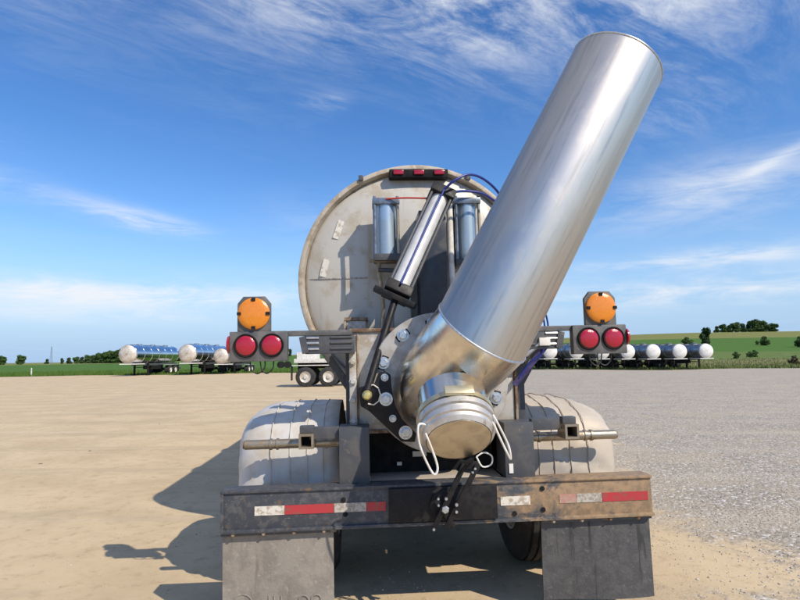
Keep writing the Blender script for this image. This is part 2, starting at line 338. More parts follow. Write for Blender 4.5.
def field_mat():
    m = bpy.data.materials.new('field_grass'); m.use_nodes = True; t = m.node_tree; b = t.nodes['Principled BSDF']
    Pn = N(t, 'ShaderNodeNewGeometry').outputs['Position']; sp = N(t, 'ShaderNodeSeparateXYZ'); t.links.new(Pn, sp.inputs[0]); X, Y, Z = sp.outputs
    n1 = noise(t, Pn, .06, 5, .6, .3); n2 = noise(t, Pn, .7, 6, .65); n3 = noise(t, Pn, .025, 3, .5, 0, (1, .3, 1))
    Yn = math_node(t, 'ADD', Y, math_node(t, 'MULTIPLY', math_node(t, 'SUBTRACT', n1, .5), 40))
    right = sstep(t, X, 0, 18)
    crop = mixc(t, sstep(t, n2, .35, .65), (.062, .145, .017), (.085, .17, .026))
    rows = N(t, 'ShaderNodeTexWave'); rows.inputs['Scale'].default_value = .9; rows.inputs['Distortion'].default_value = .6
    rm = N(t, 'ShaderNodeMapping'); rm.inputs['Rotation'].default_value = (0, 0, R(62)); t.links.new(Pn, rm.inputs[0]); t.links.new(rm.outputs[0], rows.inputs[0])
    crop = mixc(t, sstep(t, rows.outputs[1], .2, .8, .25, 0), crop, (.07, .10, .03))
    verge = mixc(t, sstep(t, n2, .38, .62), (.09, .155, .03), (.15, .18, .055))
    weeds = mixc(t, sstep(t, n2, .38, .62), (.27, .22, .11), (.13, .15, .05))
    olive = mixc(t, sstep(t, n2, .35, .65), (.17, .19, .045), (.21, .20, .07))
    rc = mixc(t, sstep(t, Yn, 74, 80), verge, weeds); rc = mixc(t, sstep(t, Yn, 100, 112), rc, verge)
    rc = mixc(t, sstep(t, Yn, 150, 162), rc, crop); rc = mixc(t, sstep(t, Y, 292, 297), rc, olive)
    lc = mixc(t, sstep(t, Y, 330, 345), crop, olive)
    c = mixc(t, right, lc, rc); t.links.new(c, b.inputs['Base Color']); b.inputs['Roughness'].default_value = .9; b.inputs['Specular IOR Level'].default_value = .15
    bn = N(t, 'ShaderNodeBump'); bn.inputs['Strength'].default_value = .8; bn.inputs['Distance'].default_value = .3; t.links.new(n2, bn.inputs['Height']); t.links.new(bn.outputs[0], b.inputs['Normal'])
    return m
LOTM = lot_mat()
xs = np.concatenate([np.linspace(-160, -30, 27), np.linspace(-28, 50, 79), np.linspace(55, 160, 22)])
u01 = np.concatenate([np.linspace(0, .5, 21), np.linspace(.5, 1, 64)[1:]])
def lot_grid():
    X, Uv = np.meshgrid(xs, u01); Y = -40 + Uv * (lot_edge(X) + 40)
    Z = ground_h(X, Y) + .03 * np.sin(X * .35 + 1.2) * np.sin(Y * .22) * ss(np.hypot(X, Y), 9, 20)
    nx = len(xs); i = np.arange(X.size).reshape(X.shape)
    f = np.stack([i[:-1, :-1].ravel(), i[:-1, 1:].ravel(), i[1:, 1:].ravel(), i[1:, :-1].ravel()], 1)
    me = bpy.data.meshes.new('gravel_lot'); me.from_pydata(np.stack([X.ravel(), Y.ravel(), Z.ravel()], 1).tolist(), [], f.tolist())
    for p in me.polygons: p.use_smooth = True
    me.materials.append(LOTM); o = bpy.data.objects.new('gravel_lot', me); COL.objects.link(o); o['kind'] = 'structure'
lot_grid()
def field_h(X, Y):
    inside = ss(-(Y - lot_edge(X)), 0, 3) * ss(-np.abs(X), -170, -158)
    return ground_h(X, Y) - .12 * inside - .02
fx = np.concatenate([np.linspace(-3000, -400, 14), np.linspace(-380, 420, 121), np.linspace(460, 3000, 14)])
fy = np.concatenate([np.linspace(-400, 50, 10), np.linspace(54, 110, 57), np.linspace(114, 420, 60), np.linspace(440, 1000, 20), np.linspace(1100, 4500, 12)])
grid_obj('field', fx, fy, field_h, field_mat(), 'structure')

# ---------------------------------------------------------------- main tank trailer
ROOT = thing('tank_trailer', 'dirty white tank trailer seen from behind with huge tilted stainless discharge tube', 'trailer', (.226, 3.3, 0), (0, R(-.5), R(3.8)))
TC = (.02, 2.12)   # tank axis x, z
TR = .965
# tank shell and head
def tank_shell(L0, L1, cx, cz, r, n=72):
    b = MB(); b.lathe((cx, L0, cz), (0, 1, 0), [(0, r - .03), (.0, r - .012), (.5, r - .012), (L1 - L0, r - .012), (L1 - L0 + .12, r * .8), (L1 - L0 + .18, r * .4), (L1 - L0 + .2, .02)], n, caps=False); return b
tank = tank_shell(1.2, 11.2, *TC, TR).build('tank', 'tank_side', ROOT, smooth=40)
MB().lathe((TC[0], 1.23, TC[1]), (0, -1, 0), [(-.02, TR - .04), (0, TR - .042), (.03, TR - .08), (.06, TR * .80), (.085, TR * .6), (.1, TR * .35), (.105, .02)], 72, caps=False).build('tank_head', 'tank_head', tank, smooth=60)
MB().lathe((TC[0], 1.16, TC[1]), (0, 1, 0), [(.06, TR - .05), (.012, TR - .04), (0, TR - .034), (-.002, TR - .008), (.004, TR), (.09, TR), (.094, TR - .012)], 96, caps=False).build('rim', 'rim', tank, smooth=50)
for yy in (2.6, 4.2, 5.8, 7.4, 9.0, 10.6):
    MB().lathe((TC[0], yy, TC[1]), (0, 1, 0), [(0, TR - .012), (.005, TR + .02), (.055, TR + .02), (.06, TR - .012)], 64, caps=False).build('tank_rib', 'tank_side', tank)
def head_y(x, z):    # rear surface of the dished head
    r = math.hypot(x - TC[0], z - TC[1]) / TR
    return 1.23 - float(np.interp(r, [0, .35, .6, .8, .907, .943], [.105, .1, .085, .06, .03, 0]))
def head_strip(name, m, pts, w, d=.006):
    b = MB(); 
    for (x0, z0), (x1, z1) in zip(pts[:-1], pts[1:]):
        b.bar((x0, head_y(x0, z0) - d/2, z0), (x1, head_y(x1, z1) - d/2, z1), w, d, (0, 1, 0))
    return b.build(name, m, tank)
head_strip('weld_seam', 'weld', [(-.86 + .052 * i, 2.142) for i in range(10)], .008)
head_strip('weld_seam', 'rust', [(-.19, 2.1 - .06 * i) for i in range(9)], .006)
head_strip('reflective_tape', 'tape_white', [(-.595, 2.62), (-.62, 2.54), (-.645, 2.47)], .05)
head_strip('reflective_tape', 'tape_white', [(-.715, 2.30), (-.735, 2.23), (-.75, 2.16)], .05)
for a in (28, -27):
    x = TC[0] - math.sin(R(a)) * (TR - .005); z = TC[1] + math.cos(R(a)) * (TR - .005)
    MB().box((x - .02, 1.14, z - .02), (x + .02, 1.2, z + .025)).build('rim_clip', 'frame', tank, bevel=.006)
# red marker light bar
ym = 1.11
lb = MB().box((-.20, ym, 2.962), (.285, ym + .11, 3.035)).build('marker_light_bar', 'flat_black', ROOT, bevel=.012)
for x in (-.125, .043, .21):
    MB().box((x - .042, ym - .014, 2.985), (x + .042, ym + .004, 3.022)).build('marker_lamp', 'red_lens', lb, bevel=.008)

# sight glasses
def sight(cx, zt, zb, y):
    p = MB().cyl((cx, y, zb + .04), (cx, y, zt - .045), .078, 32).build('sight_glass', 'chrome', ROOT)
    MB().box((cx - .105, y - .09, zt - .05), (cx + .105, y + .09, zt)).build('end_cap', 'grey_cap', p, bevel=.01)
    MB().box((cx - .10, y - .085, zb - .01), (cx + .10, y + .085, zb + .045)).build('end_cap', 'frame', p, bevel=.01)
    for sx in (-1, 1):
        for sy in (-1, 1):
            MB().cyl((cx + sx * .088, y + sy * .07, zb), (cx + sx * .088, y + sy * .07, zt + .014), .012, 10).build('tie_rod', 'pipe' if sx > 0 else 'grey_cap', p)
    MB().box((cx - .06, y + .075, zb + .1), (cx + .06, head_y(cx, zb + .2) + .03, zb + .16)).build('mount_bracket', 'frame', p)
    MB().box((cx - .06, y + .075, zt - .16), (cx + .06, head_y(cx, zt) + .05, zt - .1)).build('mount_bracket', 'frame', p)
    return p
s1 = sight(-.242, 2.722, 2.245, .95)
s2 = sight(.386, 2.722, 2.20, .95)
MB().bar((-.375, .93, 2.245), (-.12, .93, 2.235), .02, .05).build('bracket_bar', 'rust', s1, bevel=.004)
MB().sweep(smooth_pts([(-.30, .95, 2.235), (-.305, .95, 2.16), (-.29, .96, 2.06), (-.275, .98, 1.9), (-.285, 1.0, 1.74)]), .016, 10).build('drain_pipe', 'pipe', s1)
MB().cyl((-.31, .94, 2.175), (-.13, .94, 2.165), .018, 10).build('valve_handle', 'frame', s1)
rb = MB().box((-.56, .98, 1.70), (-.41, 1.13, 1.79)).build('rusty_bracket', 'box', ROOT, bevel=.008)
MB().box((-.575, .965, 1.79), (-.395, 1.135, 1.815)).build('bracket_lip', 'rust', rb, bevel=.004)
MB().box((-.58, .97, 1.69), (-.56, 1.13, 1.79)).build('bracket_lip', 'rust', rb, bevel=.004)
# dark glossy panel with white pipe and cylinder mount
pn = MB().box((.005, .86, 1.72), (.215, 1.14, 2.62)).build('mast_panel', mat('panel_grey', (.04, .045, .055), (.06, .062, .065), 9, rough=.3, rough2=.5), ROOT, bevel=.008)
MB().cyl((.25, .90, 1.95), (.25, .90, 2.70), .026, 16).build('white_pipe', 'white', pn)
MB().box((-.19, .98, 1.70), (-.06, 1.13, 2.13)).build('side_panel', 'tank_head', pn, bevel=.006)

# pneumatic cylinder
A = V((.150, .70, 2.665)); B = V((-.192, .36, 1.955)); E_ = V((-.421, .06, 1.29))
ax = (B - A).normalized()
cy = MB().cyl(A, B, .060, 32).build('air_cylinder', 'white_tube', ROOT)
def end_block(c, w, h, dpt, name, m='black', rotx=None):
    side = ax.cross(V((0, 1, 0))).normalized()
    MB().bar(c - ax * h / 2, c + ax * h / 2, w, dpt, (0, 1, 0)).build(name, m, cy, bevel=.008)
end_block(A - ax * .03, .185, .08, .16, 'end_block'); end_block(B + ax * .03, .18, .075, .16, 'end_block')
sd = ax.cross(V((0, 1, 0))).normalized(); fr = sd.cross(ax).normalized()
MB().bar(B + ax * .075 - sd * .15, B + ax * .075 + sd * .15, .035, .12, (0, 1, 0)).build('trunnion_plate', 'black', cy, bevel=.005)
for sx in (-1, 1):
    for sy in (-1, 1):
        MB().cyl(A + sd * sx * .074 + fr * sy * .05, B + sd * sx * .074 + fr * sy * .05, .010, 10).build('tie_rod', 'frame', cy)
MB().cyl(B + ax * .03, E_, .024, 16).build('piston_rod', 'black', cy)
MB().box((.06, .70, 2.58), (.2, .90, 2.66)).build('cylinder_mount', 'black', cy, bevel=.01)
MB().cyl(A - ax*.02 + fr * .07, A - ax*.02 + fr*.13, .016, 12).build('hose_fitting', 'yellow_zinc', cy)
MB().cyl(B + ax*.02 + fr * .07, B + ax*.02 + fr*.125, .016, 12).build('hose_fitting', 'yellow_zinc', cy)
toward = -1 if fr.y > 0 else 1
fq = fr * toward * .86
MB().sweep(smooth_pts([A + fq*.12 - ax*.02 + sd*-.0, A + fq * .13 + ax * .18 - sd*.045*0, A + fq * .10 + ax * .5, B + fq * .10 - ax * .12, B + fq * .115 + ax * .02]), .0075, 10).build('air_hose', 'blue_hose', cy)
MB().sweep(smooth_pts([A + fq*.12, V((.24, .58, 2.76)), V((.36, .62, 2.82)), V((.50, .70, 2.80)), V((.64, .8, 2.70)), V((.75, .9, 2.5))]), .0095, 10).build('air_hose', 'blue_hose', cy)
MB().sweep(smooth_pts([V((.20, .66, 2.69)), V((.34, .8, 2.75)), V((.5, .86, 2.75)), V((.66, .95, 2.69))]), .010, 10).build('air_hose', 'blue_hose', cy)
MB().sweep(smooth_pts([(-.24, .86, 2.71), (-.1, .82, 2.705), (.06, .78, 2.69)]), .007, 8).build('red_hose', 'red_hose', cy)

# valve box behind the flange
vb = MB().box((-.495, .26, 1.05), (.525, 1.12, 1.675)).build('valve_box', 'box', ROOT, bevel=.006)
for a, b in (((-.52, .245, 1.668), (.55, .29, 1.69)), ((-.52, .245, 1.035), (.55, .29, 1.056)), ((-.475, .250, 1.06), (-.463, .262, 1.655)), ((.528, .245, 1.06), (.545, .29, 1.655))):
    MB().box(a, b).build('rusty_edge', 'rust', vb, bevel=.004)
st = MB().box((-.522, .215, 1.075), (-.478, .25, 1.545)).build('bolting_strip', 'box', ROOT, bevel=.004)
for z in (1.12, 1.245, 1.36, 1.48): bolt(st, (-.50, .215, z), (0, -1, 0), .018, 'box', .012)
MB().box((-.55, .38, .86), (-.47, .5, 1.60)).build('frame_upright', 'frame', ROOT, bevel=.006)
MB().box((.56, .38, .86), (.63, .5, 1.60)).build('frame_upright', 'frame', ROOT, bevel=.006)
MB().bar((-.74, .42, 1.63), (-.50, .42, 1.27), .05, .06).build('diagonal_brace', 'frame', ROOT, bevel=.004)
MB().bar((.80, .42, 1.63), (.58, .42, 1.27), .05, .06).build('diagonal_brace', 'frame', ROOT, bevel=.004)

# discharge: flange ring, mitred elbow, tube
RC = V((.032, .15, 1.346)); TRD = .275
Q0 = RC + V((0, .04, 0)); Q1 = V((.229, -.22, 1.639)); Q2 = V((1.122, -.17, 3.224))
d1 = (Q1 - Q0).normalized(); d2 = (Q2 - Q1).normalized()
fl = MB().lathe(RC + V((0, .06, 0)), (0, -1, 0), [(0, .43), (.05, .43), (.056, .425), (.056, .2)], 72).build('flange_ring', 'flange', ROOT, smooth=30)
bc = .365
for a in (127, 160, 95, 63, 30, 343, 310, 280):
    p = RC + V((bc * math.cos(R(a)), .004, bc * math.sin(R(a))))
    t = V((-math.sin(R(a)), 0, math.cos(R(a))))
    MB().bar(p - t * .045, p + t * .045, .042, .003, (0, 1, 0)).build('slot', 'flat_black', fl)
    bolt(fl, p - V((0, .0015, 0)), (0, -1, 0), .028, 'zinc', .024)
def tube_between(q0, q1, n0, n1, d, r, n=72, extra=()):
    x = d.orthogonal().normalized(); y = d.cross(x); b = MB(); c = [q0 + (x*math.cos(2*math.pi*k/n) + y*math.sin(2*math.pi*k/n))*r for k in range(n)]
    a0 = [p + d * ((q0 - p).dot(n0) / d.dot(n0)) for p in c]; a1 = [p + d * ((q1 - p).dot(n1) / d.dot(n1)) for p in c]
    b.add(a0 + a1, [(k, (k+1) % n, n + (k+1) % n, n + k) for k in range(n)]); return b, a0, a1
mitre = (d1 + d2).normalized()
eb, e0, e1 = tube_between(Q0, Q1, V((0, 1, 0)), mitre, d1, TRD)
# rounded bottom where the elbow leaves the flange
elbow = eb.build('elbow', 'elbow', ROOT, smooth=30)
wr = MB().sweep([p for p in e1] + [e1[0]], .006, 6).build('weld_seam', 'zinc', elbow)
MB().sweep([p + V((0, -.004, 0)) for p in e0] + [e0[0]], .016, 6).build('weld_seam', 'flange', elbow)
# longitudinal weld of the elbow
den = d1.dot(V((0, 1, 0)))
dn_ = (V((0, 0, -1)) - d1 * V((0, 0, -1)).dot(d1)).normalized(); sdv = d1.cross(dn_).normalized()
tb, t0, t1 = tube_between(Q1, Q2, mitre, d2, d2, TRD - .001, 96)
# wall thickness at the mouth
fz = d2; fx_ = fz.orthogonal().normalized(); fy_ = fz.cross(fx_)
TM = Matrix(((fx_.x, fy_.x, fz.x, Q1.x), (fx_.y, fy_.y, fz.y, Q1.y), (fx_.z, fy_.z, fz.z, Q1.z), (0, 0, 0, 1))); TI = TM.inverted()
tube = MB()
n = 96; ins = [Q2 + (p - Q2) * ((TRD - .007) / TRD) for p in t1]; deep = [p - d2 * 1.2 for p in ins]
rows = [[a + (b - a) * k / 10 for a, b in zip(t0, t1)] for k in range(11)]
lst = [TI @ p for r_ in rows for p in r_] + [TI @ p for p in ins] + [TI @ p for p in deep]
tube.add(lst, [(m_*n+k, m_*n+(k+1) % n, (m_+1)*n+(k+1) % n, (m_+1)*n+k) for m_ in range(12) for k in range(n)])
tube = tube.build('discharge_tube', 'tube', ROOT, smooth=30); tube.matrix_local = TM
def brushed(m):      # rolled sheet: lengthwise streaks painted as reflection bands; water marks and scuffs on top
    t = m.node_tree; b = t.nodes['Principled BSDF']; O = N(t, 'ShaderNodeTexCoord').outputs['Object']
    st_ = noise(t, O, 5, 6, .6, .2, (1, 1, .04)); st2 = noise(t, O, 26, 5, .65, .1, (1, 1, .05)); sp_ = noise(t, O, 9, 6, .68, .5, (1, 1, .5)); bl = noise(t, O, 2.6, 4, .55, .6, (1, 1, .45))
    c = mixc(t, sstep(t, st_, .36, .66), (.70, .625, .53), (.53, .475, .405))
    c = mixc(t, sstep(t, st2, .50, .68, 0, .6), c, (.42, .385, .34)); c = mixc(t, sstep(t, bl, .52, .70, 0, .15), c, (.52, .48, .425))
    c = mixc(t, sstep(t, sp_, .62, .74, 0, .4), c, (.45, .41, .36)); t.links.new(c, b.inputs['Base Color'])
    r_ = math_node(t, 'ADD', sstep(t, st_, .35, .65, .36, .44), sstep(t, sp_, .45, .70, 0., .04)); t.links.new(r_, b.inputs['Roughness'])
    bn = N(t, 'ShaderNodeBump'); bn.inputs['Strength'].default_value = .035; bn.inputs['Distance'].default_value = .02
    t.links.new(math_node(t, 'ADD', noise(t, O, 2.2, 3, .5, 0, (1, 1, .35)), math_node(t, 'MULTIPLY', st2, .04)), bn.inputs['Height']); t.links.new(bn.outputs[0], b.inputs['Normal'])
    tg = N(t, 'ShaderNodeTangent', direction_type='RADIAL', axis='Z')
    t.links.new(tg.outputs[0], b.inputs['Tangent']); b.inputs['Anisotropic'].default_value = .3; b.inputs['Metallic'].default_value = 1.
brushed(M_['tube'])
MB().sweep([TI @ p for p in t1] + [TI @ t1[0]], .005, 6).build('rolled_rim', 'zinc', tube)
nz = dn_ * math.cos(R(-42)) + sdv * math.sin(R(-42))
MB().sweep([Q0 + d1 * tt + nz * (TRD + .001) for tt in (.22, .3, .4, .47)], .006, 6).build('weld_seam', 'weld', elbow)

# clean-out stub, cam ring, cap, arms
CF = V((.046, -.42, 1.073)); ca = V((.0, -.68, -.73)).normalized()      # cap face centre, axis pointing out
SR = .185
stub = MB().lathe(CF - ca * .30, ca, [(0, SR), (.16, SR), (.16, SR - .02)], 48).build('cleanout_stub', 'elbow', ROOT)
MB().lathe(CF - ca * .17, ca, [(0, SR), (.002, SR + .02), (.032, SR + .022), (.036, SR)], 48).build('cam_ring', 'cam_ring', stub)
cap = MB().lathe(CF - ca * .13, ca, [(0, SR), (.0, SR + .018), (.034, SR + .02), (.038, SR + .004), (.052, SR + .002), (.056, SR + .015), (.082, SR + .015), (.086, SR + .004), (.105, SR + .002), (.125, SR - .016)], 48, caps=False).build('cleanout_cap', 'cap_alu', ROOT, smooth=35)
MB().lathe(CF - ca * .012, ca, [(0, SR - .018), (.008, SR - .02), (.012, SR - .035)], 48).build('cap_face', 'cap_face', cap)
cu = ca.cross(V((1, 0, 0))).normalized()
lug = CF - ca * .13 - cu * 0
up = V((0, -.73, .68)).normalized()
pt = CF - ca * .155 + up * (SR + .026)
MB().bar(pt - V((.075, 0, 0)), pt + V((.075, 0, 0)), .05, .026, up).build('clamp_latch', 'cam_ring', cap, bevel=.006)
def arm(pts, r=.0058): return MB().sweep(smooth_pts(pts, 5), r, 10).build('cam_arm', 'white', cap)
L0 = CF + V((-.165, -.03, .09))
arm([L0, L0 + V((-.045, -.02, .0)), L0 + V((-.04, -.02, -.10)), L0 + V((.02, -.02, -.235)), L0 + V((.045, -.02, -.21)), L0 + V((.02, -.02, -.12)), L0 + V((-.01, -.01, -.04))])
R0 = CF + V((.165, -.03, .11))
arm([R0, R0 + V((.02, -.02, -.06)), R0 + V((.075, -.02, -.185)), R0 + V((.085, -.02, -.19)), R0 + V((.075, -.02, -.13)), R0 + V((.03, -.02, -.03)), R0 + V((.005, -.01, .02))])
K0 = CF + V((.09, .02, -.085))
MB().sweep(smooth_pts([K0, K0 + V((.03, 0, -.05)), K0 + V((.075, 0, -.04)), K0 + V((.08, 0, .0)), K0 + V((.04, 0, .02)), K0]), .004, 8).build('pull_ring', 'white', cap)

# black lever plate bolted on the flange, driven by the piston rod
poly = [(-.465, 1.33), (-.455, 1.22), (-.40, 1.185), (-.215, 1.005), (-.135, 1.0), (-.125, 1.05), (-.205, 1.13), (-.25, 1.22), (-.268, 1.33), (-.272, 1.40), (-.305, 1.425), (-.345, 1.41), (-.37, 1.35)]
lv = MB().prism(poly, .075, .10).build('lever_plate', 'black', ROOT, bevel=.006)
for x, z, r in ((-.308, 1.385, .017), (-.303, 1.257, .03), (-.265, 1.142, .016), (-.19, 1.058, .03)): bolt(lv, (x, .075, z), (0, -1, 0), r, 'zinc', .016)
MB().lathe((-.415, .075, 1.285), (0, -1, 0), [(0, .03), (.05, .028), (.07, .02), (.075, .002)], 20).build('pivot_pin', 'yellow_zinc', lv)
hx = [V((-.385 + .05 * math.cos(R(a)), .068, 1.285 + .06 * math.sin(R(a)))) for a in range(-120, 121, 40)]
MB().sweep(hx, .004, 6).build('retaining_clip', 'white', lv)

# rear frame: posts, arms, receivers, fender pipes
for s in (-1, 1):
    po = MB().box((s * .495 - .09, .08, .772), (s * .495 + .09, .30, 1.095)).build('frame_post', 'frame', ROOT, bevel=.006)
    zz = 1.035 if s < 0 else 1.045
    MB().bar((s * .585, .14, zz + .03), (s * .76, .14, zz + .03), .06, .07, (0, 0, 1)).build('arm', 'frame', po, bevel=.004)
    cx, cz = (-.775, 1.025) if s < 0 else (.817, 1.033)
    rc = MB(); w = .043; wi = .030
    for a, b in (((-w, wi), (w, w)), ((-w, -w), (w, -wi)), ((-w, -wi), (-wi, wi)), ((wi, -wi), (w, wi))):
        rc.box((cx + a[0], .06, cz + a[1]), (cx + b[0], .20, cz + b[1]))
    rc.build('receiver_tube', 'pipe', po)
    MB().box((cx - wi, .15, cz - wi), (cx + wi, .16, cz + wi)).build('receiver_back', 'flat_black', po)
    MB().box((cx - .012 - .03, .10, cz + .044), (cx + .042, .16, cz + .085)).build('arm_block', 'frame', po, bevel=.004)
    pz = .990 if s < 0 else .982
    fp = MB().cyl((s * .57, .25, pz + .0), (s * 1.165, .25, pz), .029, 20).build('fender_pipe', 'pipe', ROOT)
    for xx in (.66, .96, 1.0):
        MB().cyl((s * xx, .25, pz), (s * (xx + .014), .25, pz), .035, 20).build('pipe_ring', 'pipe', fp)
    MB().cyl((s * 1.165, .25, pz), (s * 1.175, .25, pz), .024, 20).build('pipe_cap', 'rust', fp)

# fenders
def fender(s, yc, m):
    xsn = [.60, .68, .76, .84, .92, 1.00, 1.08, 1.14, 1.19, 1.225, 1.25]
    dr = [0, 0, 0, 0, -.002, -.006, -.016, -.032, -.055, -.085, -.12]
    prof = [(V(p) - V((.975, .6, 0))) for p in smooth_pts([(.352, .66, 0), (.358, .80, 0), (.375, .96, 0), (.46, 1.085, 0), (.66, 1.165, 0), (.975, 1.19, 0), (1.28, 1.165, 0), (1.49, 1.08, 0), (1.58, .95, 0), (1.60, .78, 0)], 4)]
    na = len(prof) - 1; b = MB(); vs = []
    def fp_(k, d): q = prof[k]; L_ = q.length; q = q * ((L_ + d) / L_); return q
    for k in range(na + 1):
        for x, d in zip(xsn, dr):
            q = fp_(k, d + .012 * math.sin(x * 9 + k * .5 + s) * math.sin(k * .7 + x * 4) + .005 * math.sin(k * 1.7 + x * 23))
            vs.append((s * x, yc + q.x, .6 + q.y))
    m_ = len(xsn)
    fs = [(k*m_+i, k*m_+i+1, (k+1)*m_+i+1, (k+1)*m_+i) for k in range(na) for i in range(m_-1)]
    b.add(vs, fs); f = b.build('fender', m, ROOT, smooth=60)
    so_ = f.modifiers.new('thickness', 'SOLIDIFY'); so_.thickness = .006; so_.offset = -1
    for x, d in ((.70, 0), (.80, 0), (.91, 0), (1.03, -.006)):
        rb_ = MB()
        for kk in range(1):
            pts = [V((s * x, yc + fp_(k, d + .004 + .012 * math.sin(x * 9 + k * .5 + s) * math.sin(k * .7 + x * 4)).x, .6 + fp_(k, d + .004 + .012 * math.sin(x * 9 + k * .5 + s) * math.sin(k * .7 + x * 4)).y)) for k in range(na + 1)]
            rb_.sweep(pts, .0035, 6)
        rb_.build('rib', m, f)
    return f
for yc in (.975,):
    fender(-1, yc, 'fender'); fender(1, yc, 'fender_dusty')

# wheels
TY = [(-.13, .30), (-.135, .40), (-.13, .47), (-.105, .505), (-.09, .512), (-.088, .503), (-.074, .503), (-.072, .515), (-.036, .517), (-.034, .507), (-.02, .507), (-.018, .518), (.018, .518), (.02, .507), (.034, .507), (.036, .517), (.072, .515), (.074, .503), (.088, .503), (.09, .512), (.105, .505), (.13, .47), (.135, .40), (.13, .30)]
def wheel(parent, x, y, z=.518, s=1, sc=1.):
    t = MB().lathe((x, y, z), (1, 0, 0), [(a * sc, r * sc) for a, r in TY], 40, caps=False).build('wheel', 'rubber', parent, smooth=35)
    MB().lathe((x, y, z), (s, 0, 0), [(-.12 * sc, .30 * sc), (.125 * sc, .31 * sc), (.12 * sc, .285 * sc), (.03 * sc, .26 * sc), (.02 * sc, .14 * sc), (.09 * sc, .12 * sc), (.10 * sc, .05 * sc)], 28).build('wheel_rim', 'white', t)
    return t
for yc in (.975, 2.28):
    for s in (-1, 1):
        wheel(ROOT, s * .755, yc, s=-s); wheel(ROOT, s * 1.085, yc, s=s)
    MB().cyl((-1.05, yc, .518), (1.05, yc, .518), .065, 20).build('axle', 'flat_black', ROOT)
    for s in (-1, 1):
        MB().box((s * .5 - .04, yc - .45, .60), (s * .5 + .04, yc + .45, .66)).build('leaf_spring', 'rubber', ROOT, bevel=.01)
        MB().cyl((s * .42, yc - .28, .50), (s * .42, yc - .06, .50), .085, 16).build('brake_chamber', 'rubber', ROOT)
for s in (-1, 1):
    MB().box((s * .5 - .05, .31, .78), (s * .5 + .05, 10.6, .95)).build('frame_rail', 'flat_black', ROOT)
for yy in (.62, 1.7, 3.2, 6, 9): MB().box((-.45, yy, .80), (.45, yy + .1, 1.02)).build('crossmember', 'flat_black', ROOT)
MB().box((-.40, .40, .60), (.40, .43, 1.045)).build('rear_closing_plate', 'flat_black', ROOT)
for yy in (3.4, 6.5, 9.6): MB().box((-.5, yy, .95), (.5, yy + .12, 1.45)).build('saddle', 'frame', ROOT)
MB().box((-.52, 1.0, .95), (.52, 3.0, 1.30)).build('saddle', 'flat_black', ROOT)
for s in (-1, 1):
    lg = MB().box((s * .62 - .07, 8.4, .03), (s * .62 + .07, 8.54, 1.05)).build('landing_leg', 'frame', ROOT, bevel=.005)
    MB().box((s * .62 - .15, 8.35, 0.0), (s * .62 + .15, 8.6, .035)).build('foot', 'frame', lg)
MB().box((-.23, .33, .82), (-.20, .36, .84)).build('tag_plate', 'white', ROOT)
MB().box((-.125, .385, .862), (-.035, .398, .895)).build('tag_plate', 'white', ROOT)
MB().box((.425, .072, .80), (.45, .078, .855)).build('tag_plate', 'white', ROOT)

# bumper
bp = MB().prism([(-1.245, .548), (1.262, .545), (1.262, .772), (-1.245, .772)], .012, .13).build('bumper', 'bumper', ROOT, bevel=.01)
MB().box((-1.247, .0, .758), (1.264, .135, .7735)).build('top_lip', 'bumper', bp, bevel=.004)
MB().box((-1.247, -.002, .540), (1.264, .12, .560)).build('bottom_lip', 'bumper', bp, bevel=.004)
MB().box((-.40, .136, .745), (.40, .395, .768)).build('deck_ledge', 'fender_dusty', bp, bevel=.004)
MB().box((-1.25, .004, .545), (-1.232, .132, .77)).build('end_plate', 'bumper', bp, bevel=.003)
for a, b, m in ((-1.06, -.893, 'tape_white'), (-.891, -.615, 'tape_red'), (-.613, -.43, 'tape_worn'), (-.428, -.318, 'tape_red'), (.35, .525, 'tape_white'), (.70, .80, 'tape_faded'), (.802, .955, 'tape_worn'), (.958, 1.235, 'tape_red')):
    MB().box((a, .0085, .632), (b, .0125, .682)).build('reflective_tape', m, bp)
for x, z in ((.60, .72), (.60, .60), (-.56, .70), (-.55, .62), (.43, .585)): MB().cyl((x, .006, z), (x, .013, z), .014, 12).build('bolt_hole', 'flat_black', bp)
MB().box((-.30, -.022, .568), (.325, .012, .757)).build('hitch_plate', 'black', ROOT, bevel=.006)
# linkage
def linkbar(a, b, w=.03, d=.012, name='link_bar'):
    return MB().bar(a, b, w, d, (0, 1, 0)).build(name, 'black', lk, bevel=.003)
lk = MB().lathe((.012, -.022, .66), (0, -1, 0), [(0, .085), (.012, .085), (.016, .08)], 8).build('latch_linkage', 'black', ROOT, bevel=.003)
linkbar((.125, -.115, .90), (-.055, -.075, .545)); linkbar((.195, -.115, .885), (.015, -.075, .545))
linkbar((.105, -.10, .895), (.215, -.10, .885), .045); linkbar((.15, -.11, .90), (.11, -.36, .97), .05)
linkbar((-.035, -.065, .70), (.06, -.065, .545))
for x, z, r in ((.011, .651, .022), (.016, .71, .010), (.074, .675, .011), (.072, .637, .010), (-.058, .548, .010), (.183, .872, .009), (.168, .852, .008), (-.03, .715, .008), (-.03, .68, .008)): bolt(lk, (x, -.085 if r > .0095 else -.1, z), (0, -1, 0), r, 'zinc', .012, False)

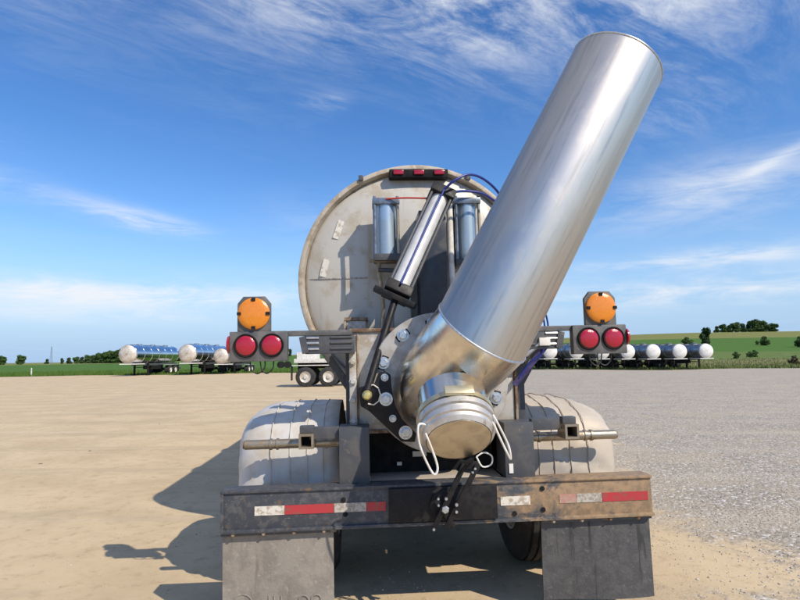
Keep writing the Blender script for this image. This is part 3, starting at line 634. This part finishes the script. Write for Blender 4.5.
# mud flaps
def flap(x0, x1, z0, z1, m):
    nx, nz = 10, 10; b = MB(); vs = []
    for side in (0, .012):
        for j in range(nz + 1):
            for i in range(nx + 1):
                u, v = i / nx, j / nz
                vs.append((x0 + (x1 - x0) * u, .045 + side + .02 * math.sin(u * 5 + 1) * (1 - v), z0 + (z1 - z0) * v))
    o = (nx + 1) * (nz + 1); q = nx + 1
    fs = [(j*q+i, j*q+i+1, (j+1)*q+i+1, (j+1)*q+i) for j in range(nz) for i in range(nx)] + [(o+j*q+i, o+(j+1)*q+i, o+(j+1)*q+i+1, o+j*q+i+1) for j in range(nz) for i in range(nx)]
    for i in range(nx): fs += [(i, o+i, o+i+1, i+1), (nz*q+i, nz*q+i+1, o+nz*q+i+1, o+nz*q+i)]
    for j in range(nz): fs += [(j*q, (j+1)*q, o+(j+1)*q, o+j*q), (j*q+nx, o+j*q+nx, o+(j+1)*q+nx, (j+1)*q+nx)]
    b.add(vs, fs); return b.build('mud_flap', m, ROOT, smooth=50)
fL = flap(-1.245, -.62, .075, .545, 'flap_dusty'); fR = flap(.595, 1.25, .075, .545, 'flap_clean')
fL['label'] = 'dusty grey mud flap with embossed marks'; fR['label'] = 'clean dark grey mud flap'
MB().box((-1.25, .02, .522), (-.60, .046, .541)).build('flap_clamp', 'frame', fL); MB().box((.59, .02, .522), (1.255, .046, .541)).build('flap_clamp', 'frame', fR)
for f_, xa in ((fL, -1.18), (fR, .66)):
    for q in range(4): bolt(f_, (xa + q * .17, .020, .5315), (0, -1, 0), .0095, 'rust', .008)
def fy(x): 
    u = (x + 1.245) / .625; return .045 + .02 * math.sin(u * 5 + 1) * .86
def emb(pts, r=.007, name='embossed_mark'): MB().sweep([V((x, fy(x) - .001, z)) for x, z in pts], r, 6).build(name, 'flap_dusty', fL)
emb([(-1.135 + .058 * math.cos(R(a)), .135 + .058 * math.sin(R(a))) for a in range(0, 361, 20)], .005)
for x in (-.985, -.955, -.915): emb([(x, .09), (x, .185)], .0045)
emb([(-.985, .14), (-.955, .14)], .0045)
for x0 in (-.79, -.72): emb([(x0 + .028 * math.cos(R(a)), .155 + .03 * math.sin(R(a))) for a in range(-60, 241, 30)], .0045)

# light brackets
def lights(s):
    x0, x1 = (.885, 1.228) if s < 0 else (.865, 1.207)
    a, b = sorted((s * x0, s * x1))
    z0, z1 = 1.497, 1.677
    lbx = MB().box((a, .09, z0), (b, .15, z1)).build('light_box', 'light_box', ROOT, bevel=.006)
    mid = (a + b) / 2 - (.005 if s < 0 else -.02)
    for cx in ((-1.130, -.977) if s < 0 else (.962, 1.120)):
        g = MB().lathe((cx, .092, 1.592), (0, -1, 0), [(0, .071), (.012, .071), (.016, .066), (.010, .058)], 36).build('lamp_grommet', 'flat_black', lbx)
        MB().lathe((cx, .088, 1.592), (0, -1, 0), [(0, .0585), (.010, .058), (.016, .05), (.019, .03), (.020, .002)], 36).build('red_lamp', 'red_lens', lbx)
    cx = -1.085 if s < 0 else 1.053; cz = 1.783
    w = .099
    pl = MB().prism([(cx - w, 1.677), (cx + w, 1.677), (cx + w, 1.845), (cx + w - .035, 1.888), (cx - w + .035, 1.888), (cx - w, 1.845)], .10, .13).build('lamp_plate', 'light_box', lbx, bevel=.004)
    MB().lathe((cx, .10, cz), (0, -1, 0), [(0, .095), (.014, .095), (.02, .088), (.024, .06), (.026, .002)], 40).build('amber_lamp', 'amber', lbx)
    for q in (0, 90, 180, 270):
        px_, pz_ = cx + .085 * math.cos(R(q)), cz + .085 * math.sin(R(q))
        MB().box((px_ - .011, .072, pz_ - .009), (px_ + .011, .086, pz_ + .009)).build('lamp_tab', 'flat_black', lbx)
    ox = s * (x1 + .0)
    MB().lathe((ox, .12, 1.60), (s, 0, 0), [(0, .055), (.012, .053), (.02, .03), (.021, .002)], 24).build('side_marker', 'red_lens', lbx)
    arm_ = MB().box((min(s * .50, s * (x0 + .0)) , .11, 1.645), (max(s * .50, s * x0), .16, 1.677)).build('light_arm', 'light_box', ROOT, bevel=.004)
    MB().bar((s * .525, .15, 1.60), (s * .525, .42, 1.60), .05, .05, (0, 0, 1)).build('arm_bracket', 'frame', arm_)
    sa, sb = sorted((s * .485, s * .785))
    MB().box((sa, .115, 1.535), (sb, .22, 1.643)).build('slotted_block', 'frame', arm_, bevel=.004)
    for zz in (1.565, 1.60, 1.632):
        for (u0, u1) in ((.50, .63), (.70, .775)):
            MB().cyl((s * u0, .114, zz), (s * u1, .114, zz), .008, 8).build('slot_rib', 'zinc' if u0 > .6 else 'frame', arm_)
    MB().bar((s * .80, .13, 1.64), (s * .78, .13, 1.54), .04, .05).build('gusset', 'frame', arm_)
    for (c0, c1) in ((1.11, 1.02), (1.05, .97)):
        MB().sweep(smooth_pts([(s * c0, .11, 1.50), (s * (c0 - .01), .11, 1.45), (s * (c0 + c1) / 2, .11, 1.425), (s * (c1 + .005), .11, 1.455), (s * c1, .11, 1.50)], 5), .004, 6).build('wire', 'wire', lbx)
    if s < 0:
        for q in (-.925, -.885): MB().cyl((q, .07, 1.475), (q, .12, 1.475), .02, 14).build('coupling', 'flat_black', lbx)
    return lbx
lights(-1); lR = lights(1)
# wiring and strap on the right-hand arm
hb = MB().box((.655, .10, 1.555), (.725, .13, 1.605)).build('junction_box', 'white', ROOT, bevel=.004)
for q in (.70, .722): MB().sweep(smooth_pts([(q, .13, 1.605), (q + .004, .14, 1.70), (q - .012, .16, 1.79), (q - .05, .22, 1.86)]), .006, 8).build('blue_wire', 'blue_hose', hb)
MB().sweep(smooth_pts([(.69, .12, 1.555), (.67, .13, 1.50), (.60, .14, 1.45), (.53, .15, 1.36)]), .007, 8).build('blue_hose', 'blue_hose', hb)
MB().bar((.71, .13, 1.56), (.50, .16, 1.315), .035, .008, (0, 1, 0)).build('purple_strap', 'purple', hb)
MB().cyl((.57, .14, 1.50), (.66, .13, 1.57), .018, 12).build('hose_fitting', 'zinc', hb)
MB().cyl((.53, .15, 1.47), (.60, .15, 1.54), .022, 12).build('hose_fitting', 'frame', hb)

# ---------------------------------------------------------------- parked trailers
M_['pol_side'] = mat('polished_side', (.66, .68, .72), (.58, .58, .60), .8, rough=.12, rough2=.22, metal=1., bump=.02, bscale=3)
M_['pol_side_dark'] = mat('dull_side', (.30, .305, .32), (.20, .20, .21), 1.2, rough=.35, rough2=.5, metal=.8, bump=.05, bscale=4)
M_['pol_head'] = mat('steel_head', (.68, .63, .55), (.50, .43, .34), 1.6, rough=.5, metal=.25, col3=(.36, .28, .2), scale3=3)
M_['white_head'] = mat('white_head', (.80, .78, .73), (.70, .66, .58), 1.6, rough=.5)
def parked_tank(label, group, r, head, side, L=11.5, zc=None):
    t = thing('parked_tank_trailer', label, 'trailer', group=group); zc = zc or (r + 1.28)
    tk = MB().lathe((0, 0, zc), (0, 1, 0), [(0, r), (.02, r), (L, r), (L + .1, r * .9), (L + .25, r * .5), (L + .3, .02)], 36, caps=False).build('tank', side, t, smooth=30)
    MB().lathe((0, .03, zc), (0, -1, 0), [(0, r * .995), (.05, r * .98), (.14, r * .86), (.23, r * .6), (.28, r * .3), (.29, .02)], 36, caps=False).build('front_head', head, tk, smooth=60)
    for i in range(7):
        yy = .12 + i * (L - .3) / 6; MB().lathe((0, yy, zc), (0, 1, 0), [(0, r), (.01, r + .035), (.08, r + .035), (.09, r)], 36, caps=False).build('tank_rib', side, tk)
    for yy in (2.4, 5.4, 8.6):
        MB().lathe((0, yy, zc + r - .05), (0, 0, 1), [(0, .28), (.16, .28), (.2, .24), (.22, .02)], 20).build('manway', side, tk)
    MB().box((-.35, 1.2, zc + r + .02), (-.28, L - 1, zc + r + .09)).build('walkway_rail', 'light_box', tk)
    MB().box((-.75, -.1, 1.16), (.75, 2.2, 1.26)).build('kingpin_plate', 'white', t)
    for s in (-1, 1): MB().box((s * .48 - .06, 1.9, 1.05), (s * .48 + .06, L + .2, 1.27)).build('frame_rail', 'frame', t)
    for s in (-1, 1):
        lg = MB().box((s * .72 - .08, 2.9, .02), (s * .72 + .08, 3.06, 1.3)).build('landing_leg', 'flat_black', t); MB().box((s * .72 - .18, 2.85, 0), (s * .72 + .18, 3.12, .03)).build('foot', 'flat_black', lg)
    MB().box((-.7, 2.95, .8), (.7, 3.0, .88)).build('leg_brace', 'flat_black', t)
    for yy in (L - 2.9, L - 1.6):
        for s in (-1, 1):
            w = MB().lathe((s * .95, yy, .5), (1, 0, 0), [(-.28, .30), (-.29, .45), (-.24, .5), (.24, .5), (.29, .45), (.28, .30)], 28, caps=False).build('wheel', 'rubber', t, smooth=30)
            MB().lathe((s * .95, yy, .5), (s, 0, 0), [(.0, .3), (.27, .3), (.2, .22), (.2, .1), (.28, .08)], 18).build('wheel_rim', 'white', w)
        MB().cyl((-.9, yy, .5), (.9, yy, .5), .07, 10).build('axle', 'flat_black', t)
    for s in (-1, 1):
        MB().box((s * .95 - .3, L - 3.6, 1.06), (s * .95 + .3, L - .9, 1.09)).build('fender', 'fender', t); MB().box((s * .95 - .3, L - .8, .25), (s * .95 + .3, L - .78, 1.05)).build('mud_flap', 'rubber', t)
    MB().box((-.5, 4.4, .62), (.5, 6.6, 1.02)).build('hose_tray', 'flat_black', t)
    MB().box((-1.2, L - .25, .5), (1.2, L - .1, .7)).build('bumper', 'frame', t)
    return t
gl = 'polished tank trailers parked at the edge of the green crop field'
tl = parked_tank('polished steel tank trailer standing alone nearest the distant tree line', gl, .93, 'pol_head', 'pol_side', 10.4)
def put(o, x, y, rz=0): o.location = (x, y, float(ground_h(x, y)) + .005); o.rotation_euler = (0, 0, rz)
put(tl, -27.6, 56.3, R(-1))
dup(tl, (-21.75, 56.8, .005), (0, 0, R(-1)), 'blue-reflecting tank trailer, the middle of three polished trailers before the field')
t3 = dup(tl, (-18.9, 58.6, .005), (0, 0, R(-2)), 'mud-splashed tank trailer standing close against another, partly behind the red lamps', scale=.86)
for c in t3.children:
    if c.name.startswith('tank'):
        c.data = c.data.copy(); c.data.materials[0] = mat('muddy_side', (.42, .38, .33), (.24, .18, .13), 1.5, rough=.35, rough2=.6, metal=.6, col3=(.5, .48, .46), scale3=4)
gr_ = 'white-headed tank trailers parked side by side below the grassy hill'
tr0 = parked_tank('white-headed tank trailer at the open end of the long parked row, landing legs clearly visible', gr_, .80, 'white_head', 'pol_side_dark', 11.5, 2.02)
heads = [703, 676, 650, 625, 600, 574, 548]
for i, h in enumerate(heads):
    yy = 61.5; xx = (h - 400) / 555 * yy + .1
    if i == 0: put(tr0, xx, yy)
    else:
        lab = 'white-headed tank trailer standing between two others in the long parked row below the hill' if i < 6 else 'white-headed tank trailer at the far end of the row, half behind the purple strap'
        dup(tr0, (xx, yy + random.uniform(-.2, .2), float(ground_h(xx, yy)) + .005), (0, 0, R(random.uniform(-.5, .5))), lab)

# low flatbed trailer behind
fb = thing('flatbed_trailer', 'low flatbed trailer with pale wheels behind the main tank', 'trailer', (-5.75, 31.2, 0), (0, 0, R(-90)))
# local: +Y forward = world +X
MB().box((-1.2, 0, 1.28), (1.2, 9.2, 1.50)).build('deck', 'white', fb, bevel=.01)
for s in (-1, 1): MB().box((s * .5 - .06, .1, .98), (s * .5 + .06, 9.1, 1.275)).build('frame_rail', 'flat_black', fb)
for yy in (.62, 1.86):
    for s in (-1, 1):
        w = MB().lathe((s * 1.02, yy, .53), (1, 0, 0), [(-.2, .3), (-.2, .45), (-.16, .53), (.16, .53), (.2, .45), (.2, .3)], 32, caps=False).build('wheel', 'rubber', fb, smooth=30)
        MB().lathe((s * 1.02, yy, .53), (s, 0, 0), [(0, .31), (.19, .31), (.14, .24), (.12, .12), (.19, .1), (.2, .02)], 24).build('wheel_rim', 'pol_head', w)
    MB().cyl((-1, yy, .53), (1, yy, .53), .06, 10).build('axle', 'flat_black', fb)
for s in (-1, 1):
    MB().box((s * 1.02 - .22, -.1, 1.12), (s * 1.02 + .22, 2.5, 1.17)).build('fender', 'white', fb, bevel=.01)
    MB().box((s * 1.02 - .2, -.16, .35), (s * 1.02 + .2, -.13, 1.15)).build('mud_flap', 'rubber', fb)
MB().box((-.9, .1, 1.5), (.9, 1.1, 1.85)).build('tool_box', 'white', fb, bevel=.01)
for s in (-1, 1): MB().box((s * .6 - .07, 7.2, .0), (s * .6 + .07, 7.34, 1.0)).build('landing_leg', 'flat_black', fb)

# ---------------------------------------------------------------- trees, bushes, tower, marker post
def leaf_mat(name, c1, c2):
    m = bpy.data.materials.new(name); m.use_nodes = True; t = m.node_tree; b = t.nodes['Principled BSDF']
    O = N(t, 'ShaderNodeTexCoord').outputs['Object']
    c = mixc(t, sstep(t, noise(t, O, 1.6, 4, .6), .35, .65), c1, c2); t.links.new(c, b.inputs['Base Color']); b.inputs['Roughness'].default_value = .7; b.inputs['Specular IOR Level'].default_value = .2
    return m
LEAF = [leaf_mat('leaf_dark', (.030, .060, .018), (.05, .085, .025)), leaf_mat('leaf_mid', (.04, .085, .02), (.07, .12, .03)), leaf_mat('leaf_brown', (.10, .08, .045), (.14, .12, .06))]
BARK = mat('bark', (.10, .075, .05), (.06, .045, .03), 6, rough=.9, bump=.4)
def crown_mesh(name, h, rx, lobes, n, seed, m, base=.25, leaf=.35):
    g = np.random.default_rng(seed); cs = []
    for i in range(lobes):
        a = g.uniform(0, 2 * np.pi); q = g.uniform(0, .62); cs.append((np.cos(a) * q * rx, np.sin(a) * q * rx, h * g.uniform(base + .1, .86), rx * g.uniform(.34, .56), h * g.uniform(.14, .22)))
    vs = []; fs = []
    for i in range(n):
        c = cs[g.integers(lobes)]; d = g.normal(size=3); d /= np.linalg.norm(d); q = g.uniform(.55, 1.05)
        p = np.array([c[0] + d[0]*c[3]*q, c[1] + d[1]*c[3]*q, c[2] + d[2]*c[4]*q]); s = leaf * g.uniform(.5, 1.2)
        u = g.normal(size=3); u /= np.linalg.norm(u); w = np.cross(d + .4 * g.normal(size=3), u); w /= np.linalg.norm(w) + 1e-6
        k = len(vs); vs += [tuple(p - u*s - w*s*.5), tuple(p + u*s*.2 - w*s*.7), tuple(p + u*s + w*s*.4), tuple(p - u*s*.3 + w*s*.7)]; fs.append((k, k+1, k+2, k+3))
    me = bpy.data.meshes.new(name); me.from_pydata(vs, [], fs); me.materials.append(m); return me, cs
def trunk_mb(h, r, cs):
    b = MB(); b.lathe((0, 0, -.2), (0, 0, 1), [(0, r * 1.3), (h * .1, r), (h * .4, r * .7), (h * .62, r * .35)], 8)
    for c in cs[:5]: b.cyl((0, 0, h * .3), (c[0] * .8, c[1] * .8, c[2]), r * .4, 6, r * .12)
    return b
VAR = []
for i, (h, rx, lo_, n, mi, ba) in enumerate(((7, 3.8, 16, 3600, 0, -.02), (8, 4.4, 18, 4200, 1, -.02), (7, 2.4, 13, 2200, 0, 0.), (2.6, 1.7, 10, 1000, 1, -.05), (1.6, 1.2, 8, 700, 2, -.05))):
    me, cs = crown_mesh('crown', h, rx, lo_, n, 20 + i, LEAF[mi], ba, .42 if h > 3 else .2)
    VAR.append((me, trunk_mb(h, .05 * h ** .8, cs), h))
TRUNKS = {}
def tree(v, x, y, s, label, cat='tree', group=None, name='broadleaf_tree', sx=1.):
    me, tm, h = VAR[v]
    r = thing(name, label, cat, (x, y, float(ground_h(x, y))), (0, 0, random.uniform(0, 6.28)), group); r.scale = (s * sx, s * sx, s)
    if v not in TRUNKS: tr = tm.build('trunk', BARK, r); TRUNKS[v] = tr.data
    else:
        tr = bpy.data.objects.new('trunk', TRUNKS[v]); COL.objects.link(tr); tr.parent = r
    c = bpy.data.objects.new('crown', me); COL.objects.link(c); c.parent = r
def at(px, Y): return (px - 400) / 555 * Y
tree(1, at(3, 480), 480, .95, 'round dark tree standing by itself at the outer end of the crop field')
tree(1, at(22, 480), 480, 1.0, 'broad dark tree at field horizon beside the small gap, second in from the field end')
tree(0, at(48, 560), 560, .7, 'small dark tree at the foot of the thin lattice tower')
gt = 'trees in the line along the far edge of the crop field'
for px, Y, s, v in ((63, 520, .75, 2), (70, 520, .8, 0), (77, 500, .75, 1), (83, 480, .8, 0), (89, 460, .85, 1), (94, 440, .9, 0), (99, 420, .95, 1), (104, 400, 1., 0), (109, 385, 1.05, 1), (114, 375, 1.1, 0), (119, 370, 1.1, 1), (125, 370, 1.1, 0), (131, 372, 1.0, 1), (140, 380, .9, 0), (150, 390, .9, 1), (161, 395, 1.0, 0), (168, 395, 1.05, 1), (176, 395, 1.0, 0), (184, 395, .95, 1), (205, 400, .9, 0), (214, 400, .9, 1), (225, 400, .85, 0), (234, 410, .8, 1)):
    tree(v, at(px, Y), Y, s, 'dark green tree in the far tree line beyond the crop field', group=gt)
gh = 'trees clustered on the hill crest'
for px, Y, s, v in ((716, 385, .62, 0), (722, 385, .7, 1), (729, 385, .72, 0), (735, 385, .85, 1), (742, 386, .85, 0), (748, 388, .8, 2), (753, 385, 1.05, 1), (759, 385, 1.08, 0), (763, 388, .95, 1)):
    tree(v, at(px, Y), Y, s, 'green tree in the clump on the olive hill crest', group=gh)
tree(1, at(773, 385), 385, .72, 'single round tree beside the clump on the hill crest', sx=1.1)
tree(2, at(704, 215), 215, .95, 'slender dark tree rising behind the last white tank head')
tree(3, at(685, 200), 200, 1.3, 'round bush beside the slender tree behind the parked tanks', 'bush', name='field_bush')
tree(3, at(763, 205), 205, 1.25, 'dark green bush alone in the middle of the hillside field', 'bush', name='field_bush')
tree(3, at(755, 215), 215, .55, 'little bush next to the larger hillside bush', 'bush', name='field_bush')
tree(3, at(798, 185), 185, 1.35, 'bushy shrub on the hillside at the field boundary', 'bush', name='field_bush')
tree(4, at(790, 82), 82, .75, 'low brown shrub on the weedy bank by the lot', 'bush', name='bank_shrub')
tree(2, at(290, 330), 330, .6, 'far small tree glimpsed past the lamp bracket arm')
gb = 'scrubby bushes on the weedy bank'
for px, Y, s in ((733, 112, .5), (747, 118, .45), (752, 120, .55)):
    tree(3, at(px, Y), Y, s, 'low scrubby bush among weeds on the bank past the lot', 'bush', gb, name='scrub_bush')
tw = thing('lattice_tower', 'thin grey lattice tower on the horizon above the crop field', 'tower', (at(52, 620), 620, 0))
b = MB()
for sx, sy in ((-1, -1), (1, -1), (1, 1), (-1, 1)): b.bar((sx * 1.3, sy * 1.3, 0), (sx * .2, sy * .2, 19), .16, .16)
b.build('mast_legs', 'zinc', tw); b = MB()
for k in range(9):
    z = k * 2.1; w = 1.3 - 1.1 * z / 19; w2 = 1.3 - 1.1 * (z + 2.1) / 19
    for sy in (-1, 1): b.bar((-w, sy * w, z), (w2, sy * w2, z + 2.1), .1, .1); b.bar((w, sy * w, z), (-w2, sy * w2, z + 2.1), .1, .1)
b.build('bracing', 'zinc', tw); MB().cyl((0, 0, 19), (0, 0, 22), .08, 6).build('antenna', 'zinc', tw)
mp = thing('marker_post', 'short white marker post at the edge of the crop field', 'post', (at(33, 63.5), 63.5, 0))
MB().lathe((0, 0, -.1), (0, 0, 1), [(0, .07), (.85, .07), (.95, .05), (1.0, .01)], 12).build('post', 'white', mp); MB().lathe((0, 0, .62), (0, 0, 1), [(0, .073), (.1, .073)], 12).build('band', 'tape_worn', mp)

# ---------------------------------------------------------------- loose stones and verge grass
STONE = mat('stone', (.47, .43, .38), (.33, .30, .265), 18, rough=.9, col3=(.62, .58, .52), scale3=12, lo3=.52, hi3=.62)
STONE_S = mat('sand_stone', (.50, .41, .29), (.36, .29, .2), 14, rough=.9, col3=(.58, .52, .43), scale3=12, lo3=.52, hi3=.62)
def stones(name, n, fx_, m, smin, smax, seed):
    g = np.random.default_rng(seed); P_ = fx_(g, n); n = len(P_)
    base = np.array([(1, 0, 0), (0, 1, 0), (-1, 0, 0), (0, -1, 0), (0, 0, 1), (0, 0, -1)], float)
    vs = base[None] * g.uniform(.55, 1.15, (n, 6, 1)); a = g.uniform(0, 6.28, n); ca_, sa_ = np.cos(a), np.sin(a)
    sc = np.exp(g.uniform(np.log(smin), np.log(smax), n)) * np.where(g.random(n) < .006, 2.2, 1.); vs *= sc[:, None, None] * np.array([1, .8, .6])
    vs += g.normal(0, .1, vs.shape) * sc[:, None, None]
    x = vs[..., 0] * ca_[:, None] - vs[..., 1] * sa_[:, None]; y = vs[..., 0] * sa_[:, None] + vs[..., 1] * ca_[:, None]
    z = vs[..., 2] + sc[:, None] * .2 + ground_h(P_[:, 0], P_[:, 1])[:, None]
    v = np.stack([x + P_[:, :1], y + P_[:, 1:2], z], -1).reshape(-1, 3)
    t = np.array([(0, 1, 4), (1, 2, 4), (2, 3, 4), (3, 0, 4), (1, 0, 5), (2, 1, 5), (3, 2, 5), (0, 3, 5)])
    f = (t[None] + (np.arange(n) * 6)[:, None, None]).reshape(-1, 3)
    me = bpy.data.meshes.new(name); me.from_pydata(v.tolist(), [], f.tolist()); me.materials.append(m)
    o = bpy.data.objects.new(name, me); COL.objects.link(o); o['kind'] = 'stuff'; return o
def grey_area(g, n):
    r = 2.5 + 20 * g.random(n) ** 1.6; a = g.uniform(R(-3), R(50), n); p = np.stack([r * np.sin(a), r * np.cos(a)], 1)
    k = p[:, 0] - .13 * p[:, 1] + g.normal(0, .5, n) > 1.9; return p[k]
def sand_area(g, n):
    r = 2.5 + 16 * g.random(n) ** 1.5; a = g.uniform(R(-48), R(40), n); return np.stack([r * np.sin(a), r * np.cos(a)], 1)
o = stones('gravel_stones', 42000, grey_area, STONE, .004, .015, 3); o['label'] = 'loose grey gravel stones over the grey side of the lot'; o['category'] = 'gravel'
o = stones('sandy_grit', 9000, sand_area, STONE_S, .003, .011, 4); o['label'] = 'small tan grit scattered over the sandy side of the lot'; o['category'] = 'gravel'

def grass(name, n, fx_, m, h0, h1, seed, label):
    g = np.random.default_rng(seed); P_ = fx_(g, n); n = len(P_); z = ground_h(P_[:, 0], P_[:, 1])
    a = g.uniform(0, 6.28, n); h = g.uniform(h0, h1, n); w = h * g.uniform(.10, .2, n); l = g.normal(0, .25, (n, 2)) * h[:, None]
    p0 = np.stack([P_[:, 0] - np.cos(a) * w, P_[:, 1] - np.sin(a) * w, z - .05], 1); p1 = np.stack([P_[:, 0] + np.cos(a) * w, P_[:, 1] + np.sin(a) * w, z - .05], 1)
    p2 = np.stack([P_[:, 0] + l[:, 0], P_[:, 1] + l[:, 1], z + h], 1)
    v = np.stack([p0, p1, p2], 1).reshape(-1, 3); f = np.arange(n * 3).reshape(-1, 3)
    me = bpy.data.meshes.new(name); me.from_pydata(v.tolist(), [], f.tolist()); me.materials.append(m); o = bpy.data.objects.new(name, me); COL.objects.link(o)
    o['kind'] = 'stuff'; o['label'] = label; o['category'] = 'grass'
def right_verge(g, n):
    x = g.uniform(-12, 75, n); y = lot_edge(x) + .2 + 45 * g.random(n) ** 2; return np.stack([x, y], 1)
def left_verge(g, n):
    x = g.uniform(-60, -8, n); y = lot_edge(x) + .2 + 30 * g.random(n) ** 2; return np.stack([x, y], 1)
grass('verge_grass', 26000, right_verge, leaf_mat('verge_blades', (.09, .15, .03), (.19, .19, .07)), .1, .36, 5, 'rough grass and weeds along the bank beyond the gravel')
grass('crop_plants', 22000, left_verge, leaf_mat('crop_blades', (.07, .13, .018), (.10, .165, .03)), .1, .3, 6, 'low green crop plants along the field edge')

for i, (x, y, r, lab) in enumerate(((-5.38, 8.45, .03, 'dark stone lying on the pale sandy ground'), (-5.28, 9.59, .026, 'smaller dark stone on the pale sand beyond the other dark stone'))):
    b = MB(); g = np.random.default_rng(40 + i)
    b.lathe((0, 0, -.01), (0, 0, 1), [(0, r * .8), (r * .25, r), (r * .55, r * .75), (r * .72, r * .3)], 9)
    b.v = [tuple(np.array(v) * g.uniform(.8, 1.15)) for v in b.v]
    o = b.build('stone', mat('dark_stone', (.12, .10, .085), (.2, .17, .14), 30, rough=.9), smooth=25); o.location = (x, y, 0); o['label'] = lab; o['category'] = 'stone'; o['group'] = 'dark stones on the sand'
